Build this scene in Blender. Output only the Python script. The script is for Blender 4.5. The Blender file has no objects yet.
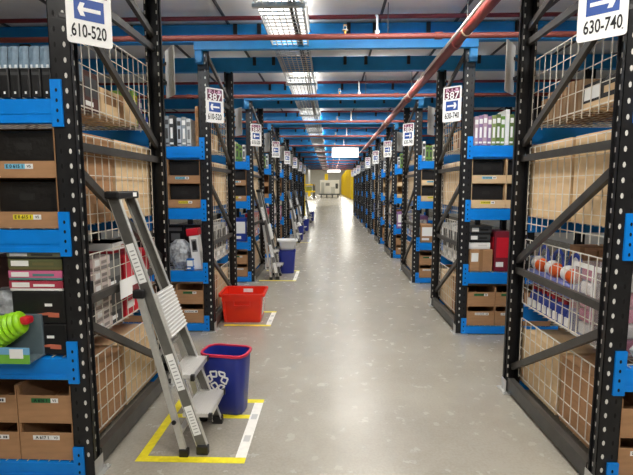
import bpy, bmesh, math, random
from mathutils import Vector, Matrix
R = random.Random(7)
C = bpy.context.scene.collection
scene = bpy.context.scene

# ------------------------------------------------------------------ materials
MATS = {}
def mat(name, rgb, rough=.6, metal=0., noise=0., nscale=8., spec=.5, emit=None, alpha=1., trans=0., bump=0., bscale=40., stretch=(1,1,1)):
    if name in MATS: return MATS[name]
    m = bpy.data.materials.new(name); m.use_nodes = True
    nt = m.node_tree; b = nt.nodes['Principled BSDF']
    def lin(c): return tuple(((x/255)/12.92 if x/255 <= .04045 else (((x/255)+.055)/1.055)**2.4) for x in c)
    col = lin(rgb)
    b.inputs['Base Color'].default_value = (*col, 1)
    b.inputs['Roughness'].default_value = rough
    b.inputs['Metallic'].default_value = metal
    b.inputs['Specular IOR Level'].default_value = spec
    if trans: b.inputs['Transmission Weight'].default_value = trans
    if alpha < 1: b.inputs['Alpha'].default_value = alpha
    if emit:
        b.inputs['Emission Color'].default_value = (*lin(emit[0]), 1); b.inputs['Emission Strength'].default_value = emit[1]
    if noise or bump:
        tc = nt.nodes.new('ShaderNodeTexCoord'); mp = nt.nodes.new('ShaderNodeMapping'); mp.inputs['Scale'].default_value = stretch
        nt.links.new(tc.outputs['Object'], mp.inputs['Vector'])
    if noise:
        n = nt.nodes.new('ShaderNodeTexNoise'); n.inputs['Scale'].default_value = nscale; n.inputs['Detail'].default_value = 5
        nt.links.new(mp.outputs['Vector'], n.inputs['Vector'])
        r = nt.nodes.new('ShaderNodeValToRGB')
        r.color_ramp.elements[0].position = .3; r.color_ramp.elements[1].position = .7
        r.color_ramp.elements[0].color = (*[c*(1-noise) for c in col], 1); r.color_ramp.elements[1].color = (*[min(1, c*(1+noise)) for c in col], 1)
        nt.links.new(n.outputs['Fac'], r.inputs['Fac']); nt.links.new(r.outputs['Color'], b.inputs['Base Color'])
    if bump:
        n2 = nt.nodes.new('ShaderNodeTexNoise'); n2.inputs['Scale'].default_value = bscale
        nt.links.new(mp.outputs['Vector'], n2.inputs['Vector'])
        bp = nt.nodes.new('ShaderNodeBump'); bp.inputs['Strength'].default_value = bump; bp.inputs['Distance'].default_value = .01
        nt.links.new(n2.outputs['Fac'], bp.inputs['Height']); nt.links.new(bp.outputs['Normal'], b.inputs['Normal'])
    MATS[name] = m
    return m

BLACK = mat('black paint', (26, 26, 28), .4, noise=.2, nscale=20)
BRACE = mat('dark grey steel', (72, 70, 67), .42, .3, noise=.2, nscale=12)
BLUE = mat('blue beam paint', (0, 132, 228), .38, noise=.06)
DECKBLUE = mat('deck beam blue', (24, 140, 206), .45, noise=.08)
ZINC = mat('galvanised', (190, 190, 188), .4, .5, noise=.15)
SLOT = mat('slot lit', (214, 212, 206), .6)  # light showing through the slots, painted as pale inlays
DSLOT = mat('slot dark', (8, 8, 8), .8)  # shade inside the slots, painted as black inlays
WIRE = mat('wire', (226, 220, 208), .45, .2)
CARD = mat('cardboard', (174, 132, 94), .85, noise=.1, nscale=6, stretch=(1, 1, 6))
CARDL = mat('cardboard pale', (220, 190, 148), .85, noise=.08, nscale=5, stretch=(1, 1, 5))
CARDE = mat('cardboard edge', (150, 112, 76), .9)
CARDIN = mat('cardboard inside', (120, 92, 68), .95)
WHITE = mat('white', (240, 240, 238), .5)
PAPER = mat('paper', (246, 246, 244), .7)
INK = mat('ink', (22, 22, 26), .7)
GREY = mat('grey plastic', (128, 130, 132), .5)
DGREY = mat('dark grey', (62, 64, 66), .5)
BLK = mat('black plastic', (24, 24, 26), .45)
RED = mat('red', (205, 26, 46), .45, noise=.08)
CYAN = mat('cyan label', (120, 196, 226), .6)
YLAB = mat('yellow label', (236, 220, 50), .6)
GLAB = mat('green label', (38, 110, 60), .6)
PURP = mat('purple', (150, 110, 160), .55)
MAROON = mat('sign maroon', (98, 22, 58), .5)
SIGNBLUE = mat('sign blue', (20, 70, 150), .5)
GREEN = mat('green', (110, 150, 66), .5)
PINK = mat('pink', (214, 110, 150), .5)
ORANGE = mat('orange', (232, 96, 30), .4)
ROYAL = mat('royal blue', (34, 62, 150), .4)
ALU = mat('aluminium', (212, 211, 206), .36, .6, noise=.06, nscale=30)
ALUD = mat('aluminium shaded', (128, 127, 123), .35, .7, noise=.1, nscale=20)  # darker copy of the aluminium, paints shade on the stile sides
TREAD = mat('tread aluminium', (214, 212, 208), .4, .5)
BINBLUE = mat('bin blue', (30, 46, 138), .38, noise=.06)
BINRED = mat('bin rim red', (200, 44, 74), .4)
TOTE = mat('tote red', (226, 44, 20), .36, noise=.05)
TAPEY = mat('yellow tape', (238, 222, 40), .5, noise=.12, nscale=30)
TAPEW = mat('white tape', (236, 234, 228), .5, noise=.06, nscale=30)
PIPER = mat('pipe red', (116, 32, 40), .5)
PIPEO = mat('pipe orange red', (122, 58, 48), .5)
BRASS = mat('brass', (205, 150, 70), .35, .6)
DECK = mat('deck underside', (232, 231, 228), .5, noise=.06, nscale=3)
RIB = mat('deck rib', (70, 70, 72), .6)
CLEAR = mat('clear film', (214, 222, 230), .2, alpha=.5, noise=.2, nscale=40, bump=.8, bscale=50)
CLEARB = mat('clear box', (240, 236, 236), .1, alpha=.16)
BAG = mat('grey bag', (176, 180, 184), .25, noise=.5, nscale=25, bump=1., bscale=30)
LEDM = mat('led', (255, 255, 255), .5, emit=((255, 252, 244), 1.0))
YWALL = mat('yellow guard', (240, 206, 10), .55, noise=.06)
WALL = mat('warehouse wall', (200, 199, 194), .8, noise=.05, nscale=2)
STICK = mat('sticker print', (176, 176, 176), .6)
LIME = mat('lime green', (150, 214, 30), .3)

def floor_mat():
    m = bpy.data.materials.new('polished concrete'); m.use_nodes = True
    nt = m.node_tree; b = nt.nodes['Principled BSDF']
    tc = nt.nodes.new('ShaderNodeTexCoord')
    n1 = nt.nodes.new('ShaderNodeTexNoise'); n1.inputs['Scale'].default_value = 1.3; n1.inputs['Detail'].default_value = 8; n1.inputs['Roughness'].default_value = .7
    n2 = nt.nodes.new('ShaderNodeTexNoise'); n2.inputs['Scale'].default_value = 60; n2.inputs['Detail'].default_value = 4
    n3 = nt.nodes.new('ShaderNodeTexNoise'); n3.inputs['Scale'].default_value = 9; n3.inputs['Detail'].default_value = 6
    for n in (n1, n2, n3): nt.links.new(tc.outputs['Object'], n.inputs['Vector'])
    a = nt.nodes.new('ShaderNodeMath'); a.operation = 'MULTIPLY_ADD'; a.inputs[1].default_value = .6
    nt.links.new(n2.outputs['Fac'], a.inputs[0]); nt.links.new(n1.outputs['Fac'], a.inputs[2])
    a2 = nt.nodes.new('ShaderNodeMath'); a2.operation = 'MULTIPLY_ADD'; a2.inputs[1].default_value = .14
    nt.links.new(n3.outputs['Fac'], a2.inputs[0]); nt.links.new(a.outputs[0], a2.inputs[2])
    r = nt.nodes.new('ShaderNodeValToRGB'); e = r.color_ramp.elements
    e[0].position = .4; e[0].color = (.205, .189, .158, 1); e[1].position = 1.35; e[1].color = (.37, .343, .288, 1)
    nt.links.new(a2.outputs[0], r.inputs['Fac']); nt.links.new(r.outputs['Color'], b.inputs['Base Color'])
    rr = nt.nodes.new('ShaderNodeMapRange'); rr.inputs['From Min'].default_value = .1; rr.inputs['From Max'].default_value = .9
    rr.inputs['To Min'].default_value = .20; rr.inputs['To Max'].default_value = .31
    nt.links.new(n3.outputs['Fac'], rr.inputs['Value']); nt.links.new(rr.outputs['Result'], b.inputs['Roughness'])
    bp = nt.nodes.new('ShaderNodeBump'); bp.inputs['Strength'].default_value = .02; bp.inputs['Distance'].default_value = .01
    nt.links.new(n1.outputs['Fac'], bp.inputs['Height']); nt.links.new(bp.outputs['Normal'], b.inputs['Normal'])
    return m
FLOOR = floor_mat()

# ------------------------------------------------------------------ mesh builder
class MB:
    def __init__(s): s.v = []; s.f = []; s.m = []; s.mats = []; s.smooth = []
    def mi(s, m):
        if m not in s.mats: s.mats.append(m)
        return s.mats.index(m)
    def add(s, vs, fs, m, smooth=False):
        o = len(s.v); k = s.mi(m)
        s.v += [tuple(v) for v in vs]
        for f in fs: s.f.append([o+i for i in f]); s.m.append(k); s.smooth.append(smooth)
    def box(s, x0, x1, y0, y1, z0, z1, m):
        x0, x1 = min(x0, x1), max(x0, x1); y0, y1 = min(y0, y1), max(y0, y1)
        s.add([(x, y, z) for z in (z0, z1) for y in (y0, y1) for x in (x0, x1)],
              [(0, 2, 3, 1), (4, 5, 7, 6), (0, 1, 5, 4), (2, 6, 7, 3), (0, 4, 6, 2), (1, 3, 7, 5)], m)
    def bbox(s, x0, x1, y0, y1, z0, z1, m, b=.006):
        bm = bmesh.new(); bmesh.ops.create_cube(bm, size=1)
        for v in bm.verts: v.co = Vector(((x0+x1)/2+v.co.x*(x1-x0), (y0+y1)/2+v.co.y*(y1-y0), (z0+z1)/2+v.co.z*(z1-z0)))
        bmesh.ops.bevel(bm, geom=list(bm.edges), offset=b, segments=2, affect='EDGES', profile=.5)
        s.bm(bm, m)
    def bm(s, bm, m, smooth=False):
        bm.verts.index_update()
        s.add([v.co[:] for v in bm.verts], [[v.index for v in f.verts] for f in bm.faces], m, smooth); bm.free()
    def bar(s, p, q, w, h, m, up=(0, 0, 1)):
        p, q = Vector(p), Vector(q); d = (q-p).normalized(); u = Vector(up)
        if abs(d.dot(u)) > .99: u = Vector((1, 0, 0))
        r = d.cross(u).normalized(); u = r.cross(d)
        vs = [c+r*a*w/2+u*b*h/2 for c in (p, q) for a, b in ((-1, -1), (1, -1), (1, 1), (-1, 1))]
        s.add(vs, [(0, 1, 2, 3), (7, 6, 5, 4), (0, 4, 5, 1), (1, 5, 6, 2), (2, 6, 7, 3), (3, 7, 4, 0)], m)
    def tube(s, pts, r, m, n=10, cap=True):
        pts = [Vector(p) for p in pts]; rings = []
        for i, p in enumerate(pts):
            d = (pts[min(i+1, len(pts)-1)]-pts[max(i-1, 0)]).normalized()
            u = Vector((0, 0, 1)) if abs(d.z) < .95 else Vector((1, 0, 0))
            a = d.cross(u).normalized(); b = a.cross(d); rr = r[i] if isinstance(r, (list, tuple)) else r
            rings.append([p+(a*math.cos(2*math.pi*k/n)+b*math.sin(2*math.pi*k/n))*rr for k in range(n)])
        fs = [(i*n+k, i*n+(k+1) % n, (i+1)*n+(k+1) % n, (i+1)*n+k) for i in range(len(pts)-1) for k in range(n)]
        if cap: fs += [tuple(range(n))[::-1], tuple((len(pts)-1)*n+k for k in range(n))]
        s.add([v for g in rings for v in g], fs, m, True)
    def prism(s, poly, z0, z1, m, f=lambda x, y, z: (x, y, z)):
        n = len(poly)
        s.add([f(x, y, z0) for x, y in poly]+[f(x, y, z1) for x, y in poly],
              [tuple(range(n))[::-1], tuple(range(n, 2*n))]+[(i, (i+1) % n, n+(i+1) % n, n+i) for i in range(n)], m)
    def loft(s, loops, m, closed=(True, True), smooth=True):
        n = len(loops[0])
        fs = [(i*n+k, i*n+(k+1) % n, (i+1)*n+(k+1) % n, (i+1)*n+k) for i in range(len(loops)-1) for k in range(n)]
        if closed[0]: fs.append(tuple(range(n))[::-1])
        if closed[1]: fs.append(tuple((len(loops)-1)*n+k for k in range(n)))
        s.add([v for g in loops for v in g], fs, m, smooth)
    def mesh(s, name):
        me = bpy.data.meshes.new(name); me.from_pydata(s.v, [], s.f)
        for m in s.mats: me.materials.append(m)
        bm = bmesh.new(); bm.from_mesh(me)
        for f, k, sm in zip(bm.faces, s.m, s.smooth): f.material_index = k; f.smooth = sm
        bmesh.ops.recalc_face_normals(bm, faces=list(bm.faces)); bm.to_mesh(me); bm.free()
        if any(s.smooth): me.set_sharp_from_angle(angle=math.radians(40))
        return me
    def build(s, name, parent=None, loc=None):
        return link(name, s.mesh(name), parent, loc)
def link(name, data, parent=None, loc=None, rot=None):
    o = bpy.data.objects.new(name, data); C.objects.link(o)
    if parent: o.parent = parent
    if loc: o.location = loc
    if rot: o.rotation_euler = rot
    return o
def tag(o, label, cat, group=None, kind=None):
    if label: o['label'] = label
    if cat: o['category'] = cat
    if group: o['group'] = group
    if kind: o['kind'] = kind
    return o
def thing(name, label, cat, loc=(0, 0, 0), rz=0, group=None):
    return tag(link(name, None, None, loc, (0, 0, rz)), label, cat, group)
def dup(o, parent=None):
    c = o.copy(); C.objects.link(c)
    if parent: c.parent = parent
    for ch in list(KIDS(o)): dup(ch, c)
    return c
def KIDS(o): return o.children
def struct(o): o['kind'] = 'structure'; return o
TXT = {}
def text(s, size, m, bold=0., sx=1.):
    key = (s, size, m.name, bold, sx)
    if key not in TXT:
        cu = bpy.data.curves.new('lettering', 'FONT'); cu.body = s; cu.size = size; cu.align_x = 'CENTER'; cu.align_y = 'CENTER'
        cu.offset = bold; cu.extrude = .0006; cu.resolution_u = 3
        o = bpy.data.objects.new('lettering', cu); C.objects.link(o); bpy.context.view_layer.update()
        me = bpy.data.meshes.new_from_object(o.evaluated_get(bpy.context.evaluated_depsgraph_get()))
        bpy.data.objects.remove(o); me.materials.clear(); me.materials.append(m)
        me.transform(Matrix.Scale(sx, 4, (1, 0, 0)) @ Matrix.Identity(4))
        me.transform(Matrix.Rotation(math.pi/2, 4, 'X'))      # upright, facing -Y
        TXT[key] = me
    return TXT[key]

# ------------------------------------------------------------------ layout
XI = {1: 1.385, -1: 1.30}
FR = [2.27, 4.82, 7.48, 10.18, 12.85, 15.52, 18.20, 20.88, 23.55, 26.2]
NR = {1: 10, -1: 8}
def FY(s, k): return FR[k]-(.05 if s > 0 and k == 0 else 0)
D = 1.26
ORD = ['nearest', 'second', 'third', 'fourth', 'fifth', 'sixth', 'seventh', 'eighth', 'ninth', 'tenth']
SHELF = ['bottom shelf', 'lower middle shelf', 'upper middle shelf', 'top shelf']
SIDE = {1: 'right', -1: 'left'}
BT = [.09, .69, 1.385, 2.05]
TOPZ = 3.125
BAY = 1.9
def rk(s, k): return f'{ORD[k]} {SIDE[s]} rack'

# ------------------------------------------------------------------ the setting
b = MB(); b.box(-16, 16, -8, 142, -.2, 0, FLOOR); struct(b.build('floor'))
b = MB(); b.box(-7, 7, -8, 38, 3.32, 3.44, DECK)
x = -6.8
for i in range(18):
    xx = -6.63+i*.785+.06; b.box(xx-.012, xx+.012, -8, 38, 3.302, 3.32, RIB)
struct(b.build('ceiling'))
b = MB(); b.box(-7.2, -7, -8, 38, 0, 3.44, WALL); struct(b.build('wall_left'))
b = MB(); b.box(7, 7.2, -8, 38, 0, 3.44, WALL); struct(b.build('wall_right'))
b = MB(); b.box(-7, 7, -8.2, -8, 0, 3.44, WALL); struct(b.build('wall_back'))
b = MB(); b.box(-16, 16, 141, 141.3, 0, 10, WALL); struct(b.build('wall_front'))
b = MB(); b.box(-16.2, -16, 38, 141, 0, 10, WALL); struct(b.build('wall_hall_left'))
b = MB(); b.box(16, 16.2, 38, 141, 0, 10, WALL); struct(b.build('wall_hall_right'))
b = MB(); b.box(-16, 16, 38, 141, 10, 10.2, WALL)
for y in range(42, 140, 7): b.box(-16, 16, y, y+.3, 9.4, 10, ZINC)
struct(b.build('ceiling_hall'))
b = MB(); b.box(-16, -7, 37.8, 38, 0, 10, WALL); b.box(7, 16, 37.8, 38, 0, 10, WALL); b.box(-7, 7, 37.8, 38, 3.44, 10, WALL); struct(b.build('wall_hall_near'))

# ------------------------------------------------------------------ racks
def upright_mesh(front, s, slots=True):
    sg = 1 if front else -1           # web faces -Y (front) or +Y (back)
    b = MB(); F = lambda y: sg*y
    def bx(x0, x1, y0, y1, z0, z1, m): b.box(s*x0, s*x1, F(y0), F(y1), z0, z1, m)
    bx(0, .11, 0, .004, .012, TOPZ, BLACK)
    for x0 in (0, .106): bx(x0, x0+.004, 0, .022, .012, TOPZ, BLACK)
    for x0 in (.004, .090): bx(x0, x0+.016, .018, .022, .012, TOPZ, BLACK)
    for x0 in (.016, .090): bx(x0, x0+.004, .022, .070, .012, TOPZ, BLACK)
    for x0 in (.002, .090): bx(x0, x0+.018, .066, .070, .012, TOPZ, BLACK)
    if slots:
        z = .14
        while z < 3.05:
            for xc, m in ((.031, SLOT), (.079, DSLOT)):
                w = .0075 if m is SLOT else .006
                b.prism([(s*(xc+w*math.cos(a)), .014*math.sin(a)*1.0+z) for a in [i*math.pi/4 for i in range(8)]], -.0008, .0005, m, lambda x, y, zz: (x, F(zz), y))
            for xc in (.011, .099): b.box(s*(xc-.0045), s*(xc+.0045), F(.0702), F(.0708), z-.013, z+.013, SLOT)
            for yc in (.05,):
                b.box(s*.0155, s*.0162, F(yc-.006), F(yc+.006), z-.012, z+.012, SLOT)
            z += .075
    return b.mesh('upright')
def beam_mesh(s, z1, h, front):
    sg = 1 if front else -1; b = MB(); F = lambda y: sg*y
    b.box(s*.112, s*(BAY-.002), F(-.004), F(.046), z1-h, z1, BLUE)
    b.box(s*.112, s*(BAY-.002), F(-.007), F(-.004), z1-h, z1-h*.78, BLUE)
    b.box(s*.112, s*(BAY-.002), F(-.007), F(-.004), z1-h*.62, z1, BLUE)
    return b.mesh('beam')
def conn_mesh(s, z1, h, front, xa):
    sg = 1 if front else -1; b = MB(); F = lambda y: sg*y
    z0 = max(z1-h-.02, .012)
    b.box(s*xa, s*(xa+.057), F(-.012), F(-.0015), z0, z1+.095, BLUE)
    b.box(s*(xa+.05), s*(xa+.057), F(-.012), F(.04), z0, z1+.095, BLUE)
    z = z0+.03
    while z < z1+.08:
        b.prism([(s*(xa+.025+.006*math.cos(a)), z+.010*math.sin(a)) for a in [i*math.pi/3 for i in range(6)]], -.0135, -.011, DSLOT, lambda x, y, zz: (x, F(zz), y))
        z += .05
    return b.mesh('connector')
def deck_mesh(s, z, first):
    b = MB(); n = 15
    for i in range(n+1):
        y = .055+(D-.11)*i/n; b.box(s*.12, s*BAY, y-.002, y+.002, z+.001, z+.005, WIRE)
    x = .14
    while x < BAY:
        b.box(s*(x-.002), s*(x+.002), .0, D, z+.005, z+.008, WIRE); x += .06
    return b.mesh('wire_deck')
def panel_mesh(s, z0, z1, tails):
    b = MB(); x0 = .088; w = .0022; y0, y1 = .09, D-.09
    n = 13
    for i in range(n+1):
        y = y0+(y1-y0)*i/n
        b.box(s*(x0-w), s*(x0+w), y-w, y+w, z0-(.05 if tails and i % 1 == 0 else 0), z1, WIRE)
    m = max(3, round((z1-z0)/.115))
    for i in range(m+1):
        z = z0+(z1-z0)*i/m
        e = 1.5 if i in (0, m) else 1
        b.box(s*(x0+w), s*(x0+w+.004*e), y0, y1, z-w*e, z+w*e, WIRE)
    return b.mesh('mesh_panel')
def brace_mesh(s, p, q):
    b = MB(); x = .045
    b.bar((s*x, *p), (s*x, *q), .046, .006, BRACE, up=(1, 0, 0))
    d = (Vector((0, *q))-Vector((0, *p))).normalized(); n = Vector((1, 0, 0)).cross(d)*.021
    for e in (1, -1):
        b.bar(Vector((s*(x+.014), *p))+n*e, Vector((s*(x+.014), *q))+n*e, .004, .026, BRACE, up=(1, 0, 0))
    return b.mesh('brace')
def make_rack(s):
    t = thing('pallet_rack', 'x', 'rack')
    uf, ub = upright_mesh(True, s), upright_mesh(False, s)
    pu, pb = upright_mesh(True, s, False), upright_mesh(False, s, False)
    for me, y, x in ((uf, 0, 0), (ub, D, 0), (pu, 0, BAY), (pb, D, BAY)):
        link('upright', me, t, (s*x, y, 0))
    for y, x, d in ((0, 0, 1), (D, 0, -1), (0, BAY, 1), (D, BAY, -1)):
        b = MB(); b.box(s*(x-.03), s*(x+.13), y-.035*d, y+.12*d, 0, .008, ZINC)
        for xx in (-.018, .118): b.tube([(s*(x+xx), y+.10*d, .008), (s*(x+xx), y+.10*d, .022)], .008, ZINC, 6)
        b.box(s*(x-.004), s*x, y+.0*d, y+.085*d, .008, .10, ZINC)
        b.build('base_plate', t)
    for p, q in (((.05, .88), (D-.05, .20)), ((D-.05, 1.05), (.05, 1.73)), ((.05, 2.62), (D-.05, 1.93)), ((D-.05, 2.76), (.05, 3.08))):
        link('diagonal_brace', brace_mesh(s, p, q), t)
    for z in (.975, 1.825, 2.66):
        link('horizontal_brace', brace_mesh(s, (.04, z), (D-.04, z)), t)
    b = MB(); b.box(s*.005, s*.012, .09, D-.09, .03, .125, BRACE); b.box(s*.012, s*.055, .09, D-.09, .03, .037, BRACE); b.box(s*.012, s*.055, .09, D-.09, .118, .125, BRACE)
    b.build('bottom_rail', t)
    for i, z in enumerate(BT):
        h = .09 if i == 0 else .118
        for front in (True, False):
            y = 0 if front else D
            o = link('beam', beam_mesh(s, z, h if i else .078, front), t, (0, y, 0))
            link('connector', conn_mesh(s, z, h, front, .054), o)
            link('connector', conn_mesh(s, z, h, front, BAY-.06), o)
        link('wire_deck', deck_mesh(s, z, 0), t)
    for z0, z1, tl in ((.15, .61, False), (.73, 1.22, False), (1.34, 1.90, True), (2.06, 2.52, True)):
        link('mesh_panel', panel_mesh(s, z0, z1, tl), t)
    return t
for s in (1, -1):
    proto = make_rack(s)
    for k in range(NR[s]):
        o = proto if k == 0 else dup(proto)
        o.location = (s*XI[s], FY(s, k), 0)
        tag(o, f'{ORD[k]} black and blue storage rack from the camera, {SIDE[s]} of the aisle', 'rack', 'pallet racks along the aisle')

# ------------------------------------------------------------------ hanging signs
def sign_plate(w, h, z0, r=.015):
    pts = []
    for cx, cy, a0 in ((w/2-r, h-r, 0), (-w/2+r, h-r, 90), (-w/2+r, r, 180), (w/2-r, r, 270)):
        for a in (0, 30, 60, 90): pts.append((cx+r*math.cos(math.radians(a0+a)), cy+r*math.sin(math.radians(a0+a))))
    return pts
SW, SH = .205, .362
def make_sign(s, num, label, k):
    t = thing('aisle_sign', label, 'sign', group='aisle number signs')
    b = MB(); b.prism(sign_plate(SW, SH, 0), -.002, .002, PAPER, lambda x, y, z: (x, z, y)); b.build('sign_board', t)
    b = MB(); b.box(-SW*.41, SW*.41, -.0032, -.0021, SH*.64, SH*.96, MAROON); p = b.build('row_panel', t)
    link('lettering', text('P-1-B', .052, PINKL, .0008, 1.2), p, (0, -.0042, SH*.885))
    link('lettering', text(num, .105, PAPER, .0015, 1.0), p, (0, -.0042, SH*.735))
    b = MB(); b.box(-SW*.33, SW*.33, -.0032, -.0021, SH*.315, SH*.59, SIGNBLUE); p = b.build('arrow_panel', t)
    b = MB(); a = s; L = .052
    shaft = [(-L*a, .009), (L*.95*a, .009), (L*.95*a, -.009), (-L*a, -.009)]
    fn = lambda x, y, z: (x, z, y+SH*.452)
    b.prism(shaft, -.0048, -.0036, PAPER, fn)
    for e in (1, -1): b.prism([(L*a, 0), (L*a-.022*a, 0), (L*.36*a, .031*e), (L*.36*a+.021*a, .031*e)], -.0049, -.0037, PAPER, fn)
    b.build('arrow', p)
    link('lettering', text('610-520' if s < 0 else '630-740', .086, INK, .0013, .56), t, (.004*s, -.0033, SH*.165))
    for q in (.3, .7): b = MB(); b.box(s*(SW/2-.02), s*(SW/2+.03), .003, .009, SH*q, SH*(q+.06), BLK); b.build('bracket', t)
    for zz in (.03, SH-.03):
        b = MB(); b.tube([(s*(SW/2-.018), -.004, zz), (s*(SW/2-.018), -.001, zz)], .004, GREY, 8); b.build('screw', t)
    return t
PINKL = mat('sign pink letters', (236, 186, 214), .5)
NUMS = ['389', '387', '385', '383', '381', '379', '377', '375', '373', '371']
for s in (1, -1):
    for k in range(NR[s]):
        n = NUMS[k]
        lab = f'white aisle sign with arrow to the {SIDE[s]} on the front post of {rk(s, k)}'
        t = make_sign(s, n, lab, k)
        ang = math.radians(40)
        # hinge edge at the inner front corner of the upright, plate swings back into the aisle
        hx, hy = s*(XI[s]+(.025 if s < 0 and k else -.03)), FY(s, k)-((.075 if s < 0 else .045) if k == 0 else .02)
        t.location = (hx-s*math.cos(ang)*SW/2, hy+math.sin(ang)*SW/2, 2.305)
        t.rotation_euler = (0, 0, -s*ang); ang = math.radians(52); hx = s*(XI[s]+.0)
        # reverse side: plain back of the sign for people walking the other way, on the rear post
        b = MB(); b.prism(sign_plate(SW, SH, 0), -.002, .002, SIGNBACK if 'SIGNBACK' in globals() else mat('sign back', (214, 214, 212), .5), lambda x, y, z: (x, z, y))
        bb = thing('sign_panel', f'plain grey back of sign on the rear post of {rk(s, k)}', 'sign', group='backs of aisle signs')
        b.build('sign_board', bb)
        for q in (.3, .7): b = MB(); b.box(s*(SW/2-.03), s*(SW/2+.035), -.008, -.003, SH*q, SH*(q+.06), BLK); b.build('bracket', bb)
        hy2 = FY(s, k)+D+.05
        bb.location = (hx-s*math.cos(ang)*SW/2, hy2-math.sin(ang)*SW/2-.0, 2.305)
        bb.rotation_euler = (0, 0, s*ang)

# ------------------------------------------------------------------ cartons and stock
CM = {}
def carton_mesh(w, d, h, fr, cm):
    key = (w, d, h, fr, cm.name)
    if key not in CM:
        b = MB(); t = .005
        b.box(-w/2, w/2, 0, d, 0, t, cm)                       # bottom
        b.box(-w/2, w/2, d-t, d, t, h, cm)                     # back
        for x in (-w/2, w/2-t): b.box(x, x+t, 0, d-t, t, h, cm)
        b.box(-w/2+t, w/2-t, 0, t, t, h*fr, cm)                # front lip
        b.box(-w/2+t, w/2-t, .10, d-t, h-t, h, cm)             # top
        b.box(-w/2+t, w/2-t, t, 2*t, t, h*fr-.004, CARDE)      # folded lip
        for x in (-w/2+t, w/2-2*t): b.box(x, x+t, t, .03, h*fr, h-t, CARDE)
        CM[key] = b.mesh('carton_body')
    return CM[key]
LBL = {}
def label_mesh(lc):
    if lc.name not in LBL:
        b = MB(); w, h = .15, .026
        b.box(-w/2, w/2-.042, -.0012, -.0002, -h/2, h/2, lc); b.box(w/2-.042, w/2, -.0012, -.0002, -h/2, h/2, PAPER)
        for i, x in enumerate((-.066, -.05, -.034, -.02, -.006, .008, .02)):
            b.box(x, x+.008, -.0018, -.0012, -.007, .007, INK)
            b.box(x+.002, x+.006, -.0019, -.0011, -.003, .003, lc)
        b.box(w/2-.032, w/2-.024, -.0018, -.0012, -.007, .007, DGREY); b.box(w/2-.020, w/2-.010, -.0018, -.0012, -.007, .007, DGREY)
        LBL[lc.name] = b.mesh('bin_label')
    return LBL[lc.name]
def carton(label, s, k, x, z, w, d, h, fr, lc, front, cm=CARD, txt=None, rz=0, group='open front cartons on the racks'):
    y = FY(s, k)+.012 if front else FY(s, k)+D-.012
    t = thing('carton', label, 'carton', (s*(XI[s]+x+w/2), y, z+.008), (0 if front else math.pi)+rz, group)
    link('carton_body', carton_mesh(w, d, h, fr, cm), t)
    if lc is not None and front:
        l = link('bin_label', label_mesh(lc), t, (.02*R.uniform(-1, 1), 0, h*fr-.028))
        if txt:
            b = MB(); b.box(-.075, .033, -.0012, -.0002, -.013, .013, lc); b.box(.033, .075, -.0012, -.0002, -.013, .013, PAPER)
            l.data = b.mesh('bin_label'); link('lettering', text(txt[0], .024, INK, .0004), l, (-.021, -.0019, 0)); link('lettering', text(txt[1], .020, DGREY, .0002), l, (.054, -.0019, 0))
    if not front:
        link('packing_tape', TAPEM, t) if False else None
    return t
SHADE_BLOCKS = []
LC = {0: [GLAB, WHITE], 2: [CYAN, YLAB]}
for s in (1, -1):
    for k in range(NR[s]):
        cols = 3 if k < 2 else (2 if k < 4 else 1)
        for lv, w, h, fr in ((0, .30, .214, .74), (2, .36, .262, .33)):
            for c in range(cols):
                for st in (1, 0):
                    for front in (True, False):
                        if not front and (k > 4 or c > 0): continue
                        where = ('end carton by the aisle', 'carton second from the aisle', 'carton third from the aisle')[c]
                        lab = f"{'upper' if st else 'lower'} brown {where}, {'front' if front else 'back'} of {SHELF[lv]}, {rk(s, k)}"
                        txt = None
                        if s < 0 and k == 0 and c == 0 and front:
                            txt = (('A 616 1', 'V5') if st else ('A 617 1', 'V3')) if lv == 0 else ('E 0 615 1', 'V5')
                        carton(lab, s, k, .118+c*(w+.006), BT[lv]+(h+.001)*st, w, .595 if front else .60, h, fr, LC[lv][0 if st else 1], front,
                               CARDL if (lv == 2 and s > 0) or not front else CARD, txt)
                        if lv == 2 and front and k < 3 and c < 2:
                            lb = f"added black shade block in the {'upper' if st else 'lower'} {('end', 'second')[c]} carton, {SHELF[lv]}, {rk(s, k)}"
                            SHADE_BLOCKS.append((lb, (s*(XI[s]+.118+c*(w+.006)+w/2), FY(s, k)+.05, BT[lv]+(h+.001)*st+.014), k*10+c+st*3+s))

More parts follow.
